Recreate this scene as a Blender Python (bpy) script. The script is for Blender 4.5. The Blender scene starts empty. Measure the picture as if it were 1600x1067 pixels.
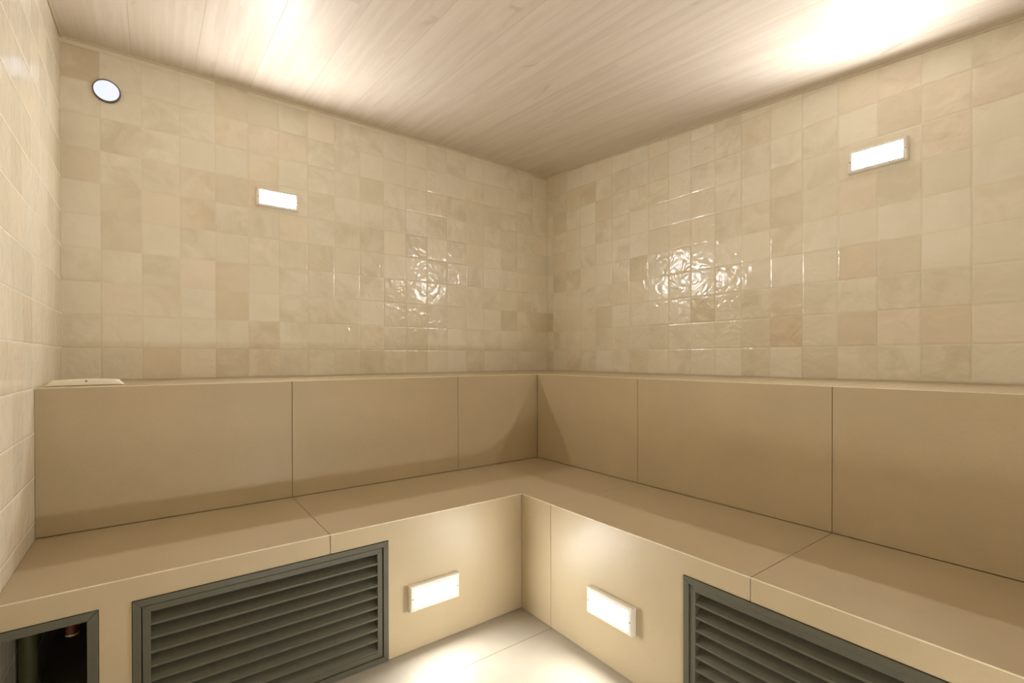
import bpy, bmesh, math, random
from mathutils import Matrix, Vector

S = bpy.context.scene
C = S.collection
random.seed(4)

# ------------------------------------------------------------------ camera
F_PX, CX, CY = 753.656, 800.0, 561.629
YAW, PITCH, ROLL = map(math.radians, (36.746, -0.258, -0.109))
fw = Vector((math.sin(YAW)*math.cos(PITCH), math.cos(YAW)*math.cos(PITCH), math.sin(PITCH)))
rt = Vector((math.cos(YAW), -math.sin(YAW), 0))
up = rt.cross(fw)
rt, up = rt*math.cos(ROLL)+up*math.sin(ROLL), -rt*math.sin(ROLL)+up*math.cos(ROLL)
cam_data = bpy.data.cameras.new('camera')
cam_data.sensor_width = 36
cam_data.lens = 36*F_PX/1600
cam_data.shift_y = (CY-533.5)/1600
cam_data.clip_start = 0.02
cam = bpy.data.objects.new('camera', cam_data); C.objects.link(cam)
m = Matrix((rt, up, -fw)).transposed().to_4x4()
m.translation = Vector((-2.213, -2.549, 0.992))
cam.matrix_world = m
S.camera = cam

# ------------------------------------------------------------------ world, light, exposure
w = bpy.data.worlds.new('world'); S.world = w; w.use_nodes = True
w.node_tree.nodes['Background'].inputs[0].default_value = (0, 0, 0, 1)
S.view_settings.view_transform = 'Standard'
S.view_settings.look = 'None'
S.view_settings.gamma = 1
S.view_settings.use_curve_mapping = False
S.view_settings.exposure = 0.97
LAMP = (1.0, 0.985, 0.95)          # colour of the wall lights
E_UP, E_LOW, E_FILL, E_ROUND = 172.0, 70.0, 105.0, 0.50   # emission of upper, lower, added fill and round lights
S.cycles.max_bounces = 16
S.cycles.diffuse_bounces = 12
S.cycles.glossy_bounces = 8
S.cycles.use_denoising = True
S.cycles.sample_clamp_indirect = 8

# ------------------------------------------------------------------ dimensions (metres)
T = 0.132                 # wall tile module
ZL = 0.902                # ledge top
ZS = 0.453                # seat top
YD = 0.549                # ledge depth
YE = 1.043                # seat front
XL = -2.494               # left wall
YF = -2.95                # wall behind the camera
def zc(y): return ZL + 1.345 + 0.079*y      # sloping ceiling

# ------------------------------------------------------------------ node helpers
class NT:
    def __init__(s, name):
        s.m = bpy.data.materials.new(name); s.m.use_nodes = True
        s.t = s.m.node_tree; s.t.nodes.clear()
        s.out = s.t.nodes.new('ShaderNodeOutputMaterial')
        s.b = s.t.nodes.new('ShaderNodeBsdfPrincipled')
        s.t.links.new(s.b.outputs[0], s.out.inputs[0])
    def n(s, typ, **kw):
        nd = s.t.nodes.new(typ)
        for k, v in kw.items(): setattr(nd, k, v)
        return nd
    def put(s, sock, v):
        if isinstance(v, bpy.types.NodeSocket): s.t.links.new(v, sock)
        else: sock.default_value = v
    def math(s, op, a, b=0.0, c=0.0):
        nd = s.n('ShaderNodeMath', operation=op)
        s.put(nd.inputs[0], a); s.put(nd.inputs[1], b); s.put(nd.inputs[2], c)
        return nd.outputs[0]
    def coord(s):
        return s.n('ShaderNodeTexCoord').outputs['Object']
    def sep(s, v):
        nd = s.n('ShaderNodeSeparateXYZ'); s.put(nd.inputs[0], v); return nd.outputs
    def comb(s, x, y, z):
        nd = s.n('ShaderNodeCombineXYZ')
        for i, v in enumerate((x, y, z)): s.put(nd.inputs[i], v)
        return nd.outputs[0]
    def noise(s, vec, scale, detail=2.0, rough=0.5, dist=0.0):
        nd = s.n('ShaderNodeTexNoise')
        s.put(nd.inputs['Vector'], vec); nd.inputs['Scale'].default_value = scale
        nd.inputs['Detail'].default_value = detail; nd.inputs['Roughness'].default_value = rough
        nd.inputs['Distortion'].default_value = dist
        return nd.outputs['Fac']
    def ramp(s, f, stops, interp='LINEAR'):
        nd = s.n('ShaderNodeValToRGB'); s.put(nd.inputs[0], f)
        cr = nd.color_ramp; cr.interpolation = interp
        while len(cr.elements) < len(stops): cr.elements.new(0.5)
        for e, (p, c) in zip(cr.elements, stops): e.position = p; e.color = (*c, 1)
        return nd.outputs[0]
    def smooth(s, f, a, b, lo=0.0, hi=1.0):
        nd = s.n('ShaderNodeMapRange', interpolation_type='SMOOTHSTEP')
        s.put(nd.inputs[0], f); nd.inputs[1].default_value = a; nd.inputs[2].default_value = b
        nd.inputs[3].default_value = lo; nd.inputs[4].default_value = hi
        return nd.outputs[0]
    def mix(s, f, a, b, mode='MIX'):
        nd = s.n('ShaderNodeMix', data_type='RGBA', blend_type=mode)
        s.put(nd.inputs[0], f)
        s.put(nd.inputs[6], a if not isinstance(a, tuple) else (*a, 1))
        s.put(nd.inputs[7], b if not isinstance(b, tuple) else (*b, 1))
        return nd.outputs[2]
    def bump(s, h, dist=1.0, strength=1.0):
        nd = s.n('ShaderNodeBump'); s.put(nd.inputs['Height'], h)
        nd.inputs['Distance'].default_value = dist; nd.inputs['Strength'].default_value = strength
        s.t.links.new(nd.outputs[0], s.b.inputs['Normal'])
    def set(s, **kw):
        for k, v in kw.items():
            k = {'color': 'Base Color', 'rough': 'Roughness', 'metal': 'Metallic', 'ior': 'IOR', 'spec': 'Specular IOR Level', 'coat': 'Coat Weight', 'coat_rough': 'Coat Roughness'}[k]
            if isinstance(v, tuple) and len(v) == 3: v = (*v, 1)
            s.put(s.b.inputs[k], v)
        return s

def tile_material(name, axis, u0, seed, gain=1.0, contrast=1.0, vjoint=1.0, wave=1.0, grout_col=(0.72, 0.66, 0.52)):
    """hand-made square wall tiles: colour varies tile by tile, glaze is wavy"""
    k = NT(name)
    x, y, z = k.sep(k.coord())
    a = (x, y)[axis]
    u = k.math('DIVIDE', k.math('SUBTRACT', a, u0), T)
    v = k.math('DIVIDE', k.math('SUBTRACT', z, ZL), T)
    fu, fv = k.math('FRACT', u), k.math('FRACT', v)
    iu, iv = k.math('FLOOR', u), k.math('FLOOR', v)
    wn = k.n('ShaderNodeTexWhiteNoise', noise_dimensions='3D')
    k.put(wn.inputs['Vector'], k.comb(iu, iv, seed))
    r1 = wn.outputs['Value']
    rc = k.sep(wn.outputs['Color'])
    du = k.math('MINIMUM', fu, k.math('SUBTRACT', 1.0, fu))
    dv = k.math('MINIMUM', fv, k.math('SUBTRACT', 1.0, fv))
    if vjoint != 1.0: du = k.math('MULTIPLY', du, vjoint)     # tiles butted closely sideways
    d = k.math('MULTIPLY', k.math('MINIMUM', du, dv), T)
    # per tile shifted coordinates
    off = k.n('ShaderNodeVectorMath', operation='MULTIPLY_ADD')
    k.put(off.inputs[0], wn.outputs['Color']); off.inputs[1].default_value = (31, 47, 23)
    k.put(off.inputs[2], k.comb(a, z, 0.0))
    loc = off.outputs[0]
    cloud = k.noise(loc, 9.0, 3.0, 0.55, 0.6)
    base = k.ramp(r1, [(p, tuple((m_+(v-m_)*contrast)*gain for v, m_ in zip(c, (0.81, 0.762, 0.64)))) for p, c in
                      [(0.0, (0.74, 0.675, 0.535)), (0.12, (0.77, 0.715, 0.58)), (0.30, (0.805, 0.757, 0.63)),
                       (0.65, (0.82, 0.772, 0.65)), (1.0, (0.84, 0.792, 0.675))]])
    clo = k.ramp(cloud, [(0.34, (0.87, 0.845, 0.80)), (0.62, (1.0, 1.0, 1.0))])
    # some tiles are cloudier than others
    col = k.mix(k.smooth(rc[1], 0.0, 1.0, 0.2*contrast, contrast), base, k.mix(1.0, base, clo, 'MULTIPLY'))
    warm = k.mix(k.smooth(rc[2], 0.55, 1.0), col, (1.0, 0.965, 0.93), 'MULTIPLY')
    grout = k.smooth(d, 0.0005, 0.0014)
    k.set(color=k.mix(grout, grout_col, warm),
          rough=k.smooth(d, 0.0005, 0.0014, 0.65, 0.17), ior=1.5)
    pil = k.math('MULTIPLY', k.smooth(d, 0.0, 0.007), 0.0009)
    wav = k.math('MULTIPLY', k.noise(loc, 15.0, 1.0, 0.4, 1.4), 0.0030*wave)
    rip = k.math('MULTIPLY', k.noise(loc, 48.0, 1.0, 0.4, 1.8), 0.00024*wave)
    tilt = k.math('ADD', k.math('MULTIPLY', k.math('MULTIPLY', fu, k.math('SUBTRACT', rc[0], 0.5)), 0.008),
                  k.math('MULTIPLY', k.math('MULTIPLY', fv, k.math('SUBTRACT', rc[1], 0.5)), 0.008))
    h = k.math('ADD', k.math('ADD', pil, wav), k.math('ADD', rip, tilt))
    k.bump(h, 1.0, 1.0)
    return k.m

def porcelain(name, col, rough=0.42, bump=0.00012, streak=None):
    k = NT(name)
    co = k.coord()
    mot = k.noise(co, 5.0, 4.0, 0.6)
    fine = k.noise(co, 260.0, 2.0, 0.6)
    c = k.mix(k.smooth(mot, 0.3, 0.7), tuple(v*0.965 for v in col), tuple(min(1, v*1.02) for v in col))
    c = k.mix(k.smooth(fine, 0.35, 0.65), c, k.mix(1.0, c, (0.975, 0.97, 0.96), 'MULTIPLY'))
    k.set(color=c, rough=k.smooth(mot, 0.3, 0.7, rough-0.03, rough+0.04), ior=1.48)
    k.bump(k.math('ADD', k.math('MULTIPLY', k.noise(co, 90.0, 3.0, 0.6, 0.8), bump*2.2), k.math('MULTIPLY', fine, bump)), 1.0, 1.0)
    return k.m

def plain(name, col, rough=0.5, metal=0.0, var=0.06, bump=0.0, scale=40):
    k = NT(name)
    co = k.coord()
    f = k.noise(co, scale, 3.0, 0.6)
    k.set(color=k.mix(k.smooth(f, 0.3, 0.7), tuple(v*(1-var) for v in col), tuple(min(1, v*(1+var)) for v in col)), rough=rough, metal=metal)
    if bump: k.bump(k.math('MULTIPLY', f, bump), 1.0, 1.0)
    return k.m

def emitter(name, col, strength, base=(0.85, 0.85, 0.82)):
    k = NT(name)
    k.set(color=base, rough=0.35)
    k.b.inputs['Emission Color'].default_value = (*col, 1)
    k.b.inputs['Emission Strength'].default_value = strength
    return k.m

def ceiling_material():
    """pale wood-grain boards, printed in narrow strips running towards the door"""
    k = NT('whitewashed_wood_boards')
    x, y, z = k.sep(k.coord())
    PW = 0.2165
    u = k.math('DIVIDE', k.math('SUBTRACT', x, -2.277), PW)
    iu, fu = k.math('FLOOR', u), k.math('FRACT', u)
    # strips printed on each board: four to a board, cut at odd lengths
    su = k.math('MULTIPLY', u, 3.0); isu = k.math('FLOOR', su); fsu = k.math('FRACT', su)
    wn = k.n('ShaderNodeTexWhiteNoise', noise_dimensions='2D'); k.put(wn.inputs['Vector'], k.comb(isu, 3.0, 0.0))
    yy = k.math('ADD', k.math('DIVIDE', y, 1.1), k.math('MULTIPLY', wn.outputs['Value'], 7.0))
    iy, fy = k.math('FLOOR', yy), k.math('FRACT', yy)
    wn2 = k.n('ShaderNodeTexWhiteNoise', noise_dimensions='2D'); k.put(wn2.inputs['Vector'], k.comb(isu, iy, 0.0))
    r = wn2.outputs['Value']
    gx = k.math('ADD', x, k.math('MULTIPLY', r, 3.0))
    grain = k.noise(k.comb(k.math('MULTIPLY', gx, 26.0), k.math('MULTIPLY', y, 1.3), r), 1.0, 5.0, 0.62, 0.35)
    fineg = k.noise(k.comb(k.math('MULTIPLY', gx, 150.0), k.math('MULTIPLY', y, 5.0), r), 1.0, 3.0, 0.6)
    knot = k.noise(k.comb(k.math('MULTIPLY', gx, 14.0), k.math('MULTIPLY', y, 4.5), r), 1.0, 2.0, 0.5, 0.8)
    base = k.ramp(r, [(0.0, (0.685, 0.62, 0.545)), (0.5, (0.695, 0.63, 0.555)), (1.0, (0.71, 0.645, 0.57))])
    c = k.mix(k.smooth(grain, 0.36, 0.62), k.mix(1.0, base, (0.92, 0.895, 0.875), 'MULTIPLY'), base)
    c = k.mix(k.smooth(fineg, 0.3, 0.6), k.mix(1.0, c, (0.97, 0.963, 0.955), 'MULTIPLY'), c)
    c = k.mix(k.smooth(knot, 0.68, 0.80, 0.0, 0.5), c, (0.45, 0.34, 0.27))
    seam = k.math('MULTIPLY', k.math('MINIMUM', fu, k.math('SUBTRACT', 1.0, fu)), PW)
    c = k.mix(k.smooth(seam, 0.0003, 0.0012, 0.75, 0.0), c, (0.42, 0.33, 0.26))
    strip = k.math('MULTIPLY', k.math('MINIMUM', fsu, k.math('SUBTRACT', 1.0, fsu)), PW/3)
    c = k.mix(k.smooth(strip, 0.0, 0.0016, 0.10, 0.0), c, (0.47, 0.37, 0.30))
    k.set(color=c, rough=0.45, ior=1.42, spec=0.35)
    k.bump(k.math('ADD', k.math('MULTIPLY', k.smooth(seam, 0.0, 0.0015), 0.0004), k.math('MULTIPLY', fineg, 0.00003)), 1.0, 1.0)
    return k.m

def floor_material():
    k = NT('floor_porcelain')
    co = k.coord(); x, y, z = k.sep(co)
    gx = k.math('FRACT', k.math('DIVIDE', k.math('SUBTRACT', x, -0.6), 1.2))
    gy = k.math('FRACT', k.math('DIVIDE', k.math('SUBTRACT', y, -1.222), 0.6))
    dx = k.math('MULTIPLY', k.math('MINIMUM', gx, k.math('SUBTRACT', 1.0, gx)), 1.2)
    dy = k.math('MULTIPLY', k.math('MINIMUM', gy, k.math('SUBTRACT', 1.0, gy)), 0.6)
    g = k.smooth(k.math('MINIMUM', dx, dy), 0.0010, 0.0017)
    mot = k.noise(co, 6.0, 4.0, 0.6)
    c = k.mix(k.smooth(mot, 0.3, 0.7), (0.345, 0.31, 0.25), (0.37, 0.332, 0.268))
    k.set(color=k.mix(g, (0.20, 0.15, 0.095), c), rough=0.38, ior=1.48)
    k.bump(k.math('ADD', k.math('MULTIPLY', g, 0.0006), k.math('MULTIPLY', k.noise(co, 200.0, 2.0), 0.0001)), 1.0, 1.0)
    return k.m

M = {}
M['tile_back'] = tile_material('glazed_tile_back_wall', 0, -1.006*T, 3.0)
M['tile_right'] = tile_material('glazed_tile_right_wall', 1, -0.462*T, 11.0)
M['tile_left'] = tile_material('glazed_tile_left_wall', 1, -0.30*T, 23.0, 1.06, 0.35, 4.0, 0.45, (0.92, 0.88, 0.78))
M['tile_front'] = tile_material('glazed_tile_front_wall', 0, 0.0, 31.0)
M['porcelain'] = porcelain('greige_porcelain_slab', (0.475, 0.386, 0.247))
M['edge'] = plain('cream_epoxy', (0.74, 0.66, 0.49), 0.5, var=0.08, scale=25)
M['mortar'] = plain('brown_grout', (0.30, 0.235, 0.15), 0.8)
M['floor'] = floor_material()
M['ceiling'] = ceiling_material()
M['trim'] = plain('cream_pvc_trim', (0.66, 0.58, 0.46), 0.4, var=0.02)
M['vent'] = plain('grey_green_aluminium', (0.098, 0.094, 0.066), 0.40, 0.1, 0.05, 0.00004, 60)
M['vent_edge'] = plain('bare_aluminium_edge', (0.45, 0.43, 0.38), 0.4, 0.4, 0.08)
M['dark'] = plain('black_backing', (0.02, 0.018, 0.013), 0.8)
M['bezel'] = plain('white_plastic', (0.80, 0.775, 0.70), 0.35, var=0.01)
M['screw'] = plain('screw_steel', (0.22, 0.20, 0.17), 0.35, 0.8, 0.05)
M['glow_up'] = emitter('lit_diffuser_upper', LAMP, E_UP)
M['glow_low'] = emitter('lit_diffuser_lower', LAMP, E_LOW)
M['glow_fill'] = emitter('lit_diffuser_added_fill', LAMP, E_FILL)  # diffuser of the added, unseen fill light
M['glow_round'] = emitter('lit_lens_bluish', (0.84, 0.88, 1.0), E_ROUND, (0.12, 0.12, 0.14))
M['ring'] = plain('dark_chrome_ring', (0.20, 0.17, 0.17), 0.25, 0.7, 0.05)
M['pipe'] = plain('aged_olive_pipe', (0.075, 0.068, 0.018), 0.55, 0.0, 0.15)
M['red'] = plain('dark_red_plastic', (0.16, 0.03, 0.022), 0.4)
M['brass'] = plain('dull_brass', (0.50, 0.44, 0.27), 0.4, 0.6)
M['cover'] = plain('cream_plastic', (0.88, 0.83, 0.70), 0.4, var=0.015)

# ------------------------------------------------------------------ mesh helpers
def obj(name, bm, mat, parent=None, loc=None, smooth=False):
    me = bpy.data.meshes.new(name)
    bmesh.ops.recalc_face_normals(bm, faces=bm.faces)
    bm.to_mesh(me); bm.free()
    me.materials.append(mat)
    if smooth:
        for p in me.polygons: p.use_smooth = True
        try: me.set_sharp_from_angle(angle=math.radians(35))
        except Exception: pass
    o = bpy.data.objects.new(name, me); C.objects.link(o)
    if parent: o.parent = parent
    if loc: o.location = loc
    return o
def thing(name, label, cat, loc=(0, 0, 0), rotz=0, group=None):
    o = bpy.data.objects.new(name, None); C.objects.link(o)
    o.empty_display_size = 0.05
    o.location = loc; o.rotation_euler = (0, 0, rotz)
    o['label'] = label; o['category'] = cat
    if group: o['group'] = group
    return o
def struct(name, bm, mat):
    o = obj(name, bm, mat); o['kind'] = 'structure'; return o
def box(bm, x0, x1, y0, y1, z0, z1, bev=0.0, seg=2):
    vs = [bm.verts.new((x, y, z)) for x in (x0, x1) for y in (y0, y1) for z in (z0, z1)]
    idx = [(0, 1, 3, 2), (4, 6, 7, 5), (0, 4, 5, 1), (2, 3, 7, 6), (0, 2, 6, 4), (1, 5, 7, 3)]
    fs = [bm.faces.new([vs[i] for i in f]) for f in idx]
    if bev:
        es = list({e for f in fs for e in f.edges})
        bmesh.ops.bevel(bm, geom=es, offset=bev, segments=seg, affect='EDGES', profile=0.6)
def hull(bm, front, back, bev=0.0):
    """solid between two polygons with matching corners"""
    a = [bm.verts.new(p) for p in front]; b = [bm.verts.new(p) for p in back]
    n = len(a); fs = [bm.faces.new(a), bm.faces.new(b[::-1])]
    for i in range(n): fs.append(bm.faces.new((a[i], b[i], b[(i+1) % n], a[(i+1) % n])))
    bmesh.ops.recalc_face_normals(bm, faces=fs)
    if bev:
        es = [e for e in {e for f in fs for e in f.edges}]
        bmesh.ops.bevel(bm, geom=es, offset=bev, segments=1, affect='EDGES')
def cyl(bm, p0, p1, r0, r1=None, n=32, cap=True):
    r1 = r0 if r1 is None else r1
    p0, p1 = Vector(p0), Vector(p1); d = (p1-p0).normalized()
    a = d.orthogonal().normalized(); b = d.cross(a)
    A = [bm.verts.new(p0+(a*math.cos(t)+b*math.sin(t))*r0) for t in [2*math.pi*i/n for i in range(n)]]
    B = [bm.verts.new(p1+(a*math.cos(t)+b*math.sin(t))*r1) for t in [2*math.pi*i/n for i in range(n)]]
    for i in range(n): bm.faces.new((A[i], A[(i+1) % n], B[(i+1) % n], B[i]))
    if cap: bm.faces.new(A[::-1]); bm.faces.new(B)
def lathe(bm, prof, c, axis, n=48):
    """prof: list of (radius, height along axis)"""
    ax = Vector(axis).normalized(); a = ax.orthogonal().normalized(); b = ax.cross(a); c = Vector(c)
    rings = []
    for r, h in prof:
        if r < 1e-6: rings.append([bm.verts.new(c+ax*h)])
        else: rings.append([bm.verts.new(c+ax*h+(a*math.cos(2*math.pi*i/n)+b*math.sin(2*math.pi*i/n))*r) for i in range(n)])
    for R, Q in zip(rings, rings[1:]):
        for i in range(n):
            j = (i+1) % n
            if len(R) == 1 and len(Q) == 1: continue
            if len(R) == 1: bm.faces.new((R[0], Q[i], Q[j]))
            elif len(Q) == 1: bm.faces.new((R[i], R[j], Q[0]))
            else: bm.faces.new((R[i], R[j], Q[j], Q[i]))

# ------------------------------------------------------------------ the room
W = 0.12
bm = bmesh.new(); box(bm, XL-W, W, YF-W, W, -0.12, 0.0); struct('floor', bm, M['floor'])
bm = bmesh.new()
hull(bm, [(XL, 0, zc(0)), (0, 0, zc(0)), (0, YF, zc(YF)), (XL, YF, zc(YF))],
     [(XL, 0, zc(0)+W), (0, 0, zc(0)+W), (0, YF, zc(YF)+W), (XL, YF, zc(YF)+W)])
struct('ceiling', bm, M['ceiling'])
bm = bmesh.new(); box(bm, XL-W, W, 0, W, 0, zc(0)+W); struct('wall_back', bm, M['tile_back'])
def side_wall(name, x0, x1, mat):
    bm = bmesh.new()
    hull(bm, [(x0, 0, 0), (x0, YF, 0), (x0, YF, zc(YF)+W), (x0, 0, zc(0)+W)],
         [(x1, 0, 0), (x1, YF, 0), (x1, YF, zc(YF)+W), (x1, 0, zc(0)+W)])
    struct(name, bm, mat)
side_wall('wall_right', 0, W, M['tile_right'])
side_wall('wall_left', XL, XL-W, M['tile_left'])
bm = bmesh.new(); box(bm, XL-W, W, YF-W, YF, 0, zc(YF)+W); struct('wall_front', bm, M['tile_front'])

# thin two-step trim where the boards meet the walls
def trim_run(name, p0, p1, inward):
    bm = bmesh.new()
    p0, p1, n = Vector(p0), Vector(p1), Vector(inward)
    def strip(w0, w1, z0, z1):
        def q(p, a, z): return p + n*a + Vector((0, 0, z))
        hull(bm, [q(p0, w0, z0), q(p0, w1, z0), q(p0, w1, z1), q(p0, w0, z1)],
             [q(p1, w0, z0), q(p1, w1, z0), q(p1, w1, z1), q(p1, w0, z1)])
    strip(0.0, 0.006, -0.010, 0.0005)
    strip(0.0, 0.020, -0.003, 0.0006)
    struct(name, bm, M['trim'])
trim_run('trim_1', (XL+0.0015, 0, zc(0)), (XL+0.0015, YF, zc(YF)), (1, 0, 0))
trim_run('trim_2', (XL+0.02, 0, zc(0)), (-0.02, 0, zc(0)), (0, -1, 0))
trim_run('trim_3', (0, 0, zc(0)), (0, YF, zc(YF)), (-1, 0, 0))

# ------------------------------------------------------------------ corner bench
bench = thing('corner_bench', 'L-shaped built-in bench in greige slabs with tall backrest and ledge', 'bench', (-YE, -YE, 0))
def bpart(name, bm, mat):
    bmesh.ops.translate(bm, verts=bm.verts, vec=(YE, YE, 0))
    return obj(name, bm, mat, bench)
G = 0.0008      # half joint
TH = 0.011
HOLE_T = 0.394  # top of the vents and hatch
VL0, VL1 = -2.255, -1.595
HX = -2.317
VR0, VR1 = -1.769, -2.432
BV = 0.0007

# seat slabs (mitred front edge)
bm = bmesh.new()
def slab(bm, pts, inset, z, th=TH, bev=BV):
    """pts: top polygon; inset: polygon for the underside"""
    hull(bm, [(x, y, z) for x, y in pts], [(x, y, z-th) for x, y in inset], bev)
s0, s1, s2, s3 = -1.78, -1.042, -1.217, -1.954
yb = -YD+0.0012
def rect(x0, x1, y0, y1): return [(x0, y0), (x1, y0), (x1, y1), (x0, y1)]
slab(bm, rect(XL+0.0006, s0-G, -YE, -YD), rect(XL+0.0006, s0-G, -YE+TH, -YD), ZS)
slab(bm, rect(s0+G, s1-G, -YE, -YD), rect(s0+G, s1-G, -YE+TH, -YD), ZS)
slab(bm, rect(-YE, -YD, s2+G, -YD), rect(-YE+TH, -YD, s2+G, -YD), ZS)
slab(bm, rect(-YE, -YD, s3+G, s2-G), rect(-YE+TH, -YD, s3+G, s2-G), ZS)
slab(bm, rect(-YE, -YD, YF+0.002, s3-G), rect(-YE+TH, -YD, YF+0.002, s3-G), ZS)
bpart('seat', bm, M['porcelain'])

# riser panels, cut round the vents and the hatch
def riser(bm, pts, plane):
    def f(u, z, d):
        zz = z if d == 0 else min(z, ZS-TH)
        return (u, -YE+d, zz) if plane == 'y' else (-YE+d, u, zz)
    hull(bm, [f(u, z, 0) for u, z in pts], [f(u, z, TH) for u, z in pts], BV)
ZT = ZS-0.0003
bm = bmesh.new()
riser(bm, [(XL+0.002, ZT), (s0-G, ZT), (s0-G, HOLE_T), (VL0, HOLE_T), (VL0, 0.001), (HX, 0.001), (HX, HOLE_T), (XL+0.002, HOLE_T)], 'y')
riser(bm, [(s0+G, ZT), (-YE-0.0005, ZT), (-YE-0.0005, 0.0015), (VL1, 0.0015), (VL1, HOLE_T), (s0+G, HOLE_T)], 'y')
riser(bm, [(-YE, ZT), (s2+G, ZT), (s2+G, 0.001), (-YE, 0.001)], 'x')
riser(bm, [(s2-G, ZT), (s3+G, ZT), (s3+G, HOLE_T), (VR0, HOLE_T), (VR0, 0.001), (s2-G, 0.001)], 'x')
riser(bm, [(s3-G, ZT), (YF+0.002, ZT), (YF+0.002, 0.001), (VR1, 0.001), (VR1, HOLE_T), (s3-G, HOLE_T)], 'x')
bpart('riser', bm, M['porcelain'])

# backrest panels
def back(bm, u0, u1, plane):
    z0, z1 = ZS+0.0015, ZL-0.0003
    def f(u, z, d): return (u, -YD+d, z) if plane == 'y' else (-YD+d, u, z)
    hull(bm, [f(u0, z0, 0), f(u1, z0, 0), f(u1, z1, 0), f(u0, z1, 0)],
         [f(u0, z0, TH), f(u1, z0, TH), f(u1, z1-TH, TH), f(u0, z1-TH, TH)], BV)
bm = bmesh.new()
back(bm, XL+0.0006, s0-G, 'y'); back(bm, s0+G, s1-G, 'y'); back(bm, s1+G, -YD-0.001, 'y')
back(bm, -YD-0.0005, s2+G, 'x'); back(bm, s2-G, s3+G, 'x'); back(bm, s3-G, YF+0.002, 'x')
bpart('backrest', bm, M['porcelain'])

# ledge cap
bm = bmesh.new()
g2 = 0.0005
for x0, x1 in ((XL+0.0006, s0-g2), (s0+g2, s1-g2), (s1+g2, -YD)):
    slab(bm, rect(x0, x1, -YD, -0.0015), rect(x0, x1, -YD+TH, -0.0015), ZL, bev=0.0012)
slab(bm, rect(-YD, -0.0015, -YD, -0.0015), rect(-YD+TH, -0.0015, -YD+TH, -0.0015), ZL, bev=0.0003)
for y0, y1 in ((s2+g2, -YD), (s3+g2, s2-g2), (YF+0.002, s3-g2)):
    slab(bm, rect(-YD, -0.0015, y0, y1), rect(-YD+TH, -0.0015, y0, y1), ZL, bev=0.0012)
bpart('ledge', bm, M['porcelain'])

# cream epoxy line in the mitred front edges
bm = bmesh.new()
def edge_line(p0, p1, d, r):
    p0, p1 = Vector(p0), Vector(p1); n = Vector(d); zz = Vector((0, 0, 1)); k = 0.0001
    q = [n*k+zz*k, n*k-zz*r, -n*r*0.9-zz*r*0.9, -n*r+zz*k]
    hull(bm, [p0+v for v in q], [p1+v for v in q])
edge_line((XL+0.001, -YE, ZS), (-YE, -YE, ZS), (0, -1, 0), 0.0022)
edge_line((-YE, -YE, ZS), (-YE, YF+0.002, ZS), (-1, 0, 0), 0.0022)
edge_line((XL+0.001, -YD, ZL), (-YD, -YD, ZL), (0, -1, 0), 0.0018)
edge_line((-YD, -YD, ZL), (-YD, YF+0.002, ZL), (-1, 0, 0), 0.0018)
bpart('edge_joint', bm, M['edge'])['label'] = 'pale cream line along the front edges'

# mortar bed behind the slabs (shows only in the joints and round the openings)
bm = bmesh.new()
a, b = TH+0.0003, TH+0.014
box(bm, XL+0.003, -YD, -YE+b, -YD, ZS-0.03, ZS-TH-0.0003)
box(bm, -YE+b, -YD, YF+0.003, -YE+b, ZS-0.03, ZS-TH-0.0003)
box(bm, XL+0.003, -YD+b, -YD+a, -YD+b, ZS-0.03, ZL-TH-0.002)
box(bm, -YD+a, -YD+b, YF+0.003, -YD+a, ZS-0.03, ZL-TH-0.002)
box(bm, XL+0.003, -0.003, -YD+b, -0.003, ZL-0.03, ZL-TH-0.0003)
box(bm, -YD+b, -0.003, YF+0.003, -YD+b, ZL-0.03, ZL-TH-0.0003)
for x0, x1, z0, z1 in ((XL+0.003, -YE, HOLE_T, ZS-0.03), (HX, VL0, 0.002, HOLE_T), (VL1, -YE, 0.002, HOLE_T)):
    box(bm, x0, x1, -YE+a, -YE+b, z0, z1)
for y0, y1, z0, z1 in ((YF+0.003, -YE+b, HOLE_T, ZS-0.03), (VR0, -YE+b, 0.002, HOLE_T), (YF+0.003, VR1, 0.002, HOLE_T)):
    box(bm, -YE+a, -YE+b, y0, y1, z0, z1)
bpart('mortar_bed', bm, M['mortar'])

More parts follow.
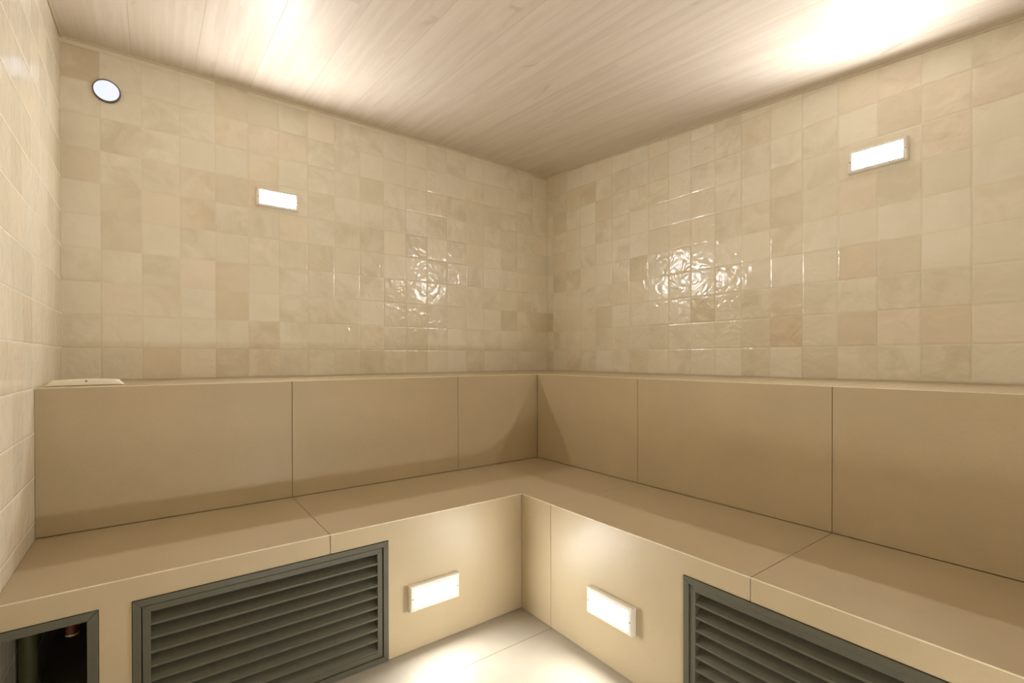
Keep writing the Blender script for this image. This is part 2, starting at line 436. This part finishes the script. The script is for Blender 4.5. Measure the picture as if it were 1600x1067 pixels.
# ------------------------------------------------------------------ louvred vents and the open hatch
def frame_bars(bm, w, h, t, d0, d1, bottom=True, bev=0.0008):
    """mitred frame in the local x-z plane, width w, height h, bar t, depth y d0..d1"""
    def quad(p): hull(bm, [(x, d0, z) for x, z in p], [(x, d1, z) for x, z in p], bev)
    e = 0.0003
    quad([(0, h), (w, h), (w-t, h-t), (t, h-t)])
    if bottom: quad([(0, 0), (t, t), (w-t, t), (w, 0)])
    zb, zi = (0, t) if bottom else (0, 0)
    quad([(0, zb+e), (0, h-e), (t, h-t-e), (t, zi+e)])
    quad([(w, zb+e), (w-t, zi+e), (w-t, h-t-e), (w, h-e)])
def make_vent(label, loc, rotz, w, h, gap):
    t = thing('louvered_vent', label, 'vent', loc, rotz, 'louvred grilles set into the bench front')
    bm = bmesh.new(); frame_bars(bm, w, h, 0.017, -0.004, 0.030); obj('outer_frame', bm, M['vent'], t)
    g = gap
    bm = bmesh.new()
    frame_bars(bm, w-0.034-2*g, h-0.034-2*g, 0.017, 0.0, 0.026)
    bmesh.ops.translate(bm, verts=bm.verts, vec=(0.017+g, 0, 0.017+g)); obj('inner_frame', bm, M['vent'], t)
    # louvres: sloping blades with a short upright lip
    x0, x1 = 0.017+g+0.0155, w-0.017-g-0.0155
    zt = h-0.034-g; zb = 0.034+g
    n = 9; pitch = (zt-zb)/n
    bm = bmesh.new()
    for i in range(n):
        z = zb + i*pitch
        prof = [(0.0015, z+0.0005), (0.0015, z+0.0065), (0.0030, z+0.0075), (0.045, z+pitch+0.002), (0.045, z+pitch+0.0005), (0.0035, z+0.0055), (0.0035, z+0.0005)]
        hull(bm, [(x0, y, zz) for y, zz in prof], [(x1, y, zz) for y, zz in prof])
    obj('louvers', bm, M['vent'], t)
    bm = bmesh.new(); box(bm, 0.012, w-0.012, 0.050, 0.052, 0.004, h-0.004); obj('back_plate', bm, M['dark'], t)
    return t
make_vent('dark grey-green louvred vent panel in the bench front left of the bench light',
          (VL0+0.001, -YE, 0.002), 0, VL1-VL0-0.002, HOLE_T-0.003, 0.002)
make_vent('dark grey-green louvred vent at right in the bench front, cut off by photo edge',
          (-YE, VR0-0.001, 0.002), -math.pi/2, VR0-VR1-0.002, HOLE_T-0.003, 0.0008)
hw = HX-XL-0.003
ht = thing('hatch_frame', 'dark grey-green metal frame of the open hatch at the far left of the bench front', 'frame', (XL+0.002, -YE, 0.002))
bm = bmesh.new(); hh = HOLE_T-0.003
def hq(p): hull(bm, [(x, -0.003, z) for x, z in p], [(x, 0.030, z) for x, z in p], 0.0008)
hq([(0, hh), (hw, hh), (hw-0.020, hh-0.020), (0, hh-0.020)])
hq([(hw, 0), (hw, hh-0.0004), (hw-0.020, hh-0.0204), (hw-0.020, 0)])
obj('frame_bars', bm, M['vent'], ht)

# inside the hatch: a vertical pipe and a red valve hanging under the seat
pipe = bmesh.new(); cyl(pipe, (0, 0, 0), (0, 0, 0.42), 0.018, n=28)
o = obj('steam_pipe', pipe, M['pipe'], None, (-2.470, -0.82, 0.001), True)
o['label'] = 'olive brown vertical pipe in the dark behind the open hatch, next to the tiled wall'; o['category'] = 'pipe'
v = thing('valve', 'small dark red valve with pale metal ring hanging in the open hatch', 'valve', (-2.380, -0.88, 0.285))
bm = bmesh.new(); cyl(bm, (0.012, 0, 0.02), (0.012, 0, 0.1375), 0.006, n=16); obj('stem', bm, M['pipe'], v, smooth=True)
bm = bmesh.new(); lathe(bm, [(0, 0.028), (0.010, 0.028), (0.013, 0.022), (0.013, 0.006), (0.009, 0.0), (0, 0.0)], (0, 0, 0), (0, 0, 1), 24); obj('handle', bm, M['red'], v, smooth=True)
bm = bmesh.new(); lathe(bm, [(0.0095, -0.004), (0.0135, -0.003), (0.0135, 0.002), (0.0095, 0.002), (0.0095, -0.004)], (0, 0, 0), (0, 0, 1), 24); obj('ring', bm, M['brass'], v, smooth=True)

# ------------------------------------------------------------------ wall lights
LW_, LH_, LD_ = 0.188, 0.086, 0.021
def make_light(label, loc, rotz, glow):
    t = thing('wall_light', label, 'light', loc, rotz, 'rectangular wall lights')
    # bezel: shallow box with sloping edge and a window for the diffuser
    bm = bmesh.new()
    def ring(hx, hz, y): return [bm.verts.new((sx*hx, y, sz*hz)) for sx, sz in ((-1, -1), (1, -1), (1, 1), (-1, 1))]
    prof = [ring(LW_/2, LH_/2, -0.0005), ring(LW_/2, LH_/2, -(LD_-0.006)), ring(LW_/2-0.0015, LH_/2-0.0015, -(LD_-0.002)), ring(LW_/2-0.004, LH_/2-0.004, -LD_),
            ring(LW_/2-0.0140, LH_/2-0.0118, -LD_), ring(LW_/2-0.0148, LH_/2-0.0126, -(LD_-0.004)), ring(LW_/2-0.0148, LH_/2-0.0126, -0.0005)]
    prof.append(prof[0])
    for A, B in zip(prof, prof[1:]):
        for i in range(4): bm.faces.new((A[i], A[(i+1) % 4], B[(i+1) % 4], B[i]))
    obj('bezel', bm, M['bezel'], t)
    bm = bmesh.new()
    hx, hz = LW_/2-0.0150, LH_/2-0.0128
    rings = []
    for k_, (s, y) in enumerate(((1.0, -0.002), (1.0, -(LD_-0.0042)), (0.97, -(LD_-0.0030)))):
        rings.append([bm.verts.new((sx*(hx-(1-s)*hz), y, sz*hz*s)) for sx, sz in ((-1, -1), (1, -1), (1, 1), (-1, 1))])
    bm.faces.new(rings[0][::-1])
    for A, B in zip(rings, rings[1:]):
        for i in range(4): bm.faces.new((A[i], A[(i+1) % 4], B[(i+1) % 4], B[i]))
    bm.faces.new(rings[-1])
    obj('diffuser', bm, glow, t)
    for s in (-1, 1):
        bm = bmesh.new(); lathe(bm, [(0, 0.0012), (0.0016, 0.0010), (0.0023, 0.0004), (0.0023, -0.002), (0, -0.002)], (0, 0, 0), (0, -1, 0), 16)
        obj('screw', bm, M['screw'], t, (s*(LW_/2-0.0075), -LD_, 0), True)
    return t
# (on the back wall the light faces -y; on the right wall it is turned to face -x)
make_light('bright rectangular light with white bezel high on the tiled wall left of the corner', (-1.724, 0, ZL+0.850), 0, M['glow_up'])
make_light('bright rectangular light with white bezel high on the tiled wall right of the corner', (0, -1.912, ZL+0.8485), -math.pi/2, M['glow_up'])
make_light('rectangular light with white bezel low in the bench front, left of the inner corner', (-1.433, -YE, ZL-0.7185), 0, M['glow_low'])
make_light('rectangular light with white bezel low in the bench front, right of the inner corner', (-YE, -1.5125, ZL-0.710), -math.pi/2, M['glow_low'])

# added fill light, out of view behind the camera, brightens the bench front
make_light('added unseen fill light, rectangular with white bezel, low on the wall behind the camera', (-1.55, YF, 0.20), math.pi, M['glow_fill'])

# round light
r = thing('round_light', 'small round bluish white light in a dark ring near the ceiling', 'light', (-2.355, 0, ZL+1.168))
bm = bmesh.new(); lathe(bm, [(0.0415, -0.001), (0.0455, -0.001), (0.0455, 0.010), (0.0435, 0.013), (0.0405, 0.012), (0.0405, 0.002)], (0, 0, 0), (0, -1, 0)); obj('ring', bm, M['ring'], r, smooth=True)
bm = bmesh.new(); lathe(bm, [(0.0403, 0.0005), (0.0403, 0.009), (0.034, 0.0115), (0.018, 0.013), (0, 0.0135)], (0, 0, 0), (0, -1, 0)); obj('lens', bm, M['glow_round'], r, smooth=True)

# cover plate left lying on the ledge
cp = thing('plastic_cover', 'thin cream plastic cover plate lying on the ledge at its left end', 'cover', (-2.388, -0.405, ZL+0.0003), math.radians(3))
bm = bmesh.new()
L2, W2 = 0.098, 0.046
N = 14
rows = []
for j, (fy, hz) in enumerate(((-0.93, 0.0), (-1.0, 0.10), (-0.97, 0.35), (-0.80, 0.92), (-0.5, 1.0), (0.5, 1.0), (0.80, 0.92), (0.97, 0.35), (1.0, 0.10), (0.93, 0.0))):
    row = []
    for i in range(N+1):
        s = -1+2*i/N
        ends = 1-max(0, (abs(s)-0.86)/0.14)
        zz = 0.020*(1-0.22*s*s)*hz*(0.12+0.88*ends) if hz else 0.0
        row.append(bm.verts.new((s*L2, fy*W2, zz)))
    rows.append(row)
for A, B in zip(rows, rows[1:]):
    for i in range(N): bm.faces.new((A[i], A[i+1], B[i+1], B[i]))
bm.faces.new([rw[0] for rw in rows]); bm.faces.new([rw[-1] for rw in rows][::-1])
bot = rows[0]+rows[-1][::-1]
bm.faces.new(bot)
obj('plate', bm, M['cover'], cp, smooth=True)
bm = bmesh.new(); lathe(bm, [(0, 0.0006), (0.003, 0.0006), (0.003, -0.001), (0, -0.001)], (0, 0, 0), (0, -0.8, 0.6), 16)
obj('screw_hole', bm, M['screw'], cp, (0.0, -0.0405, 0.0145))
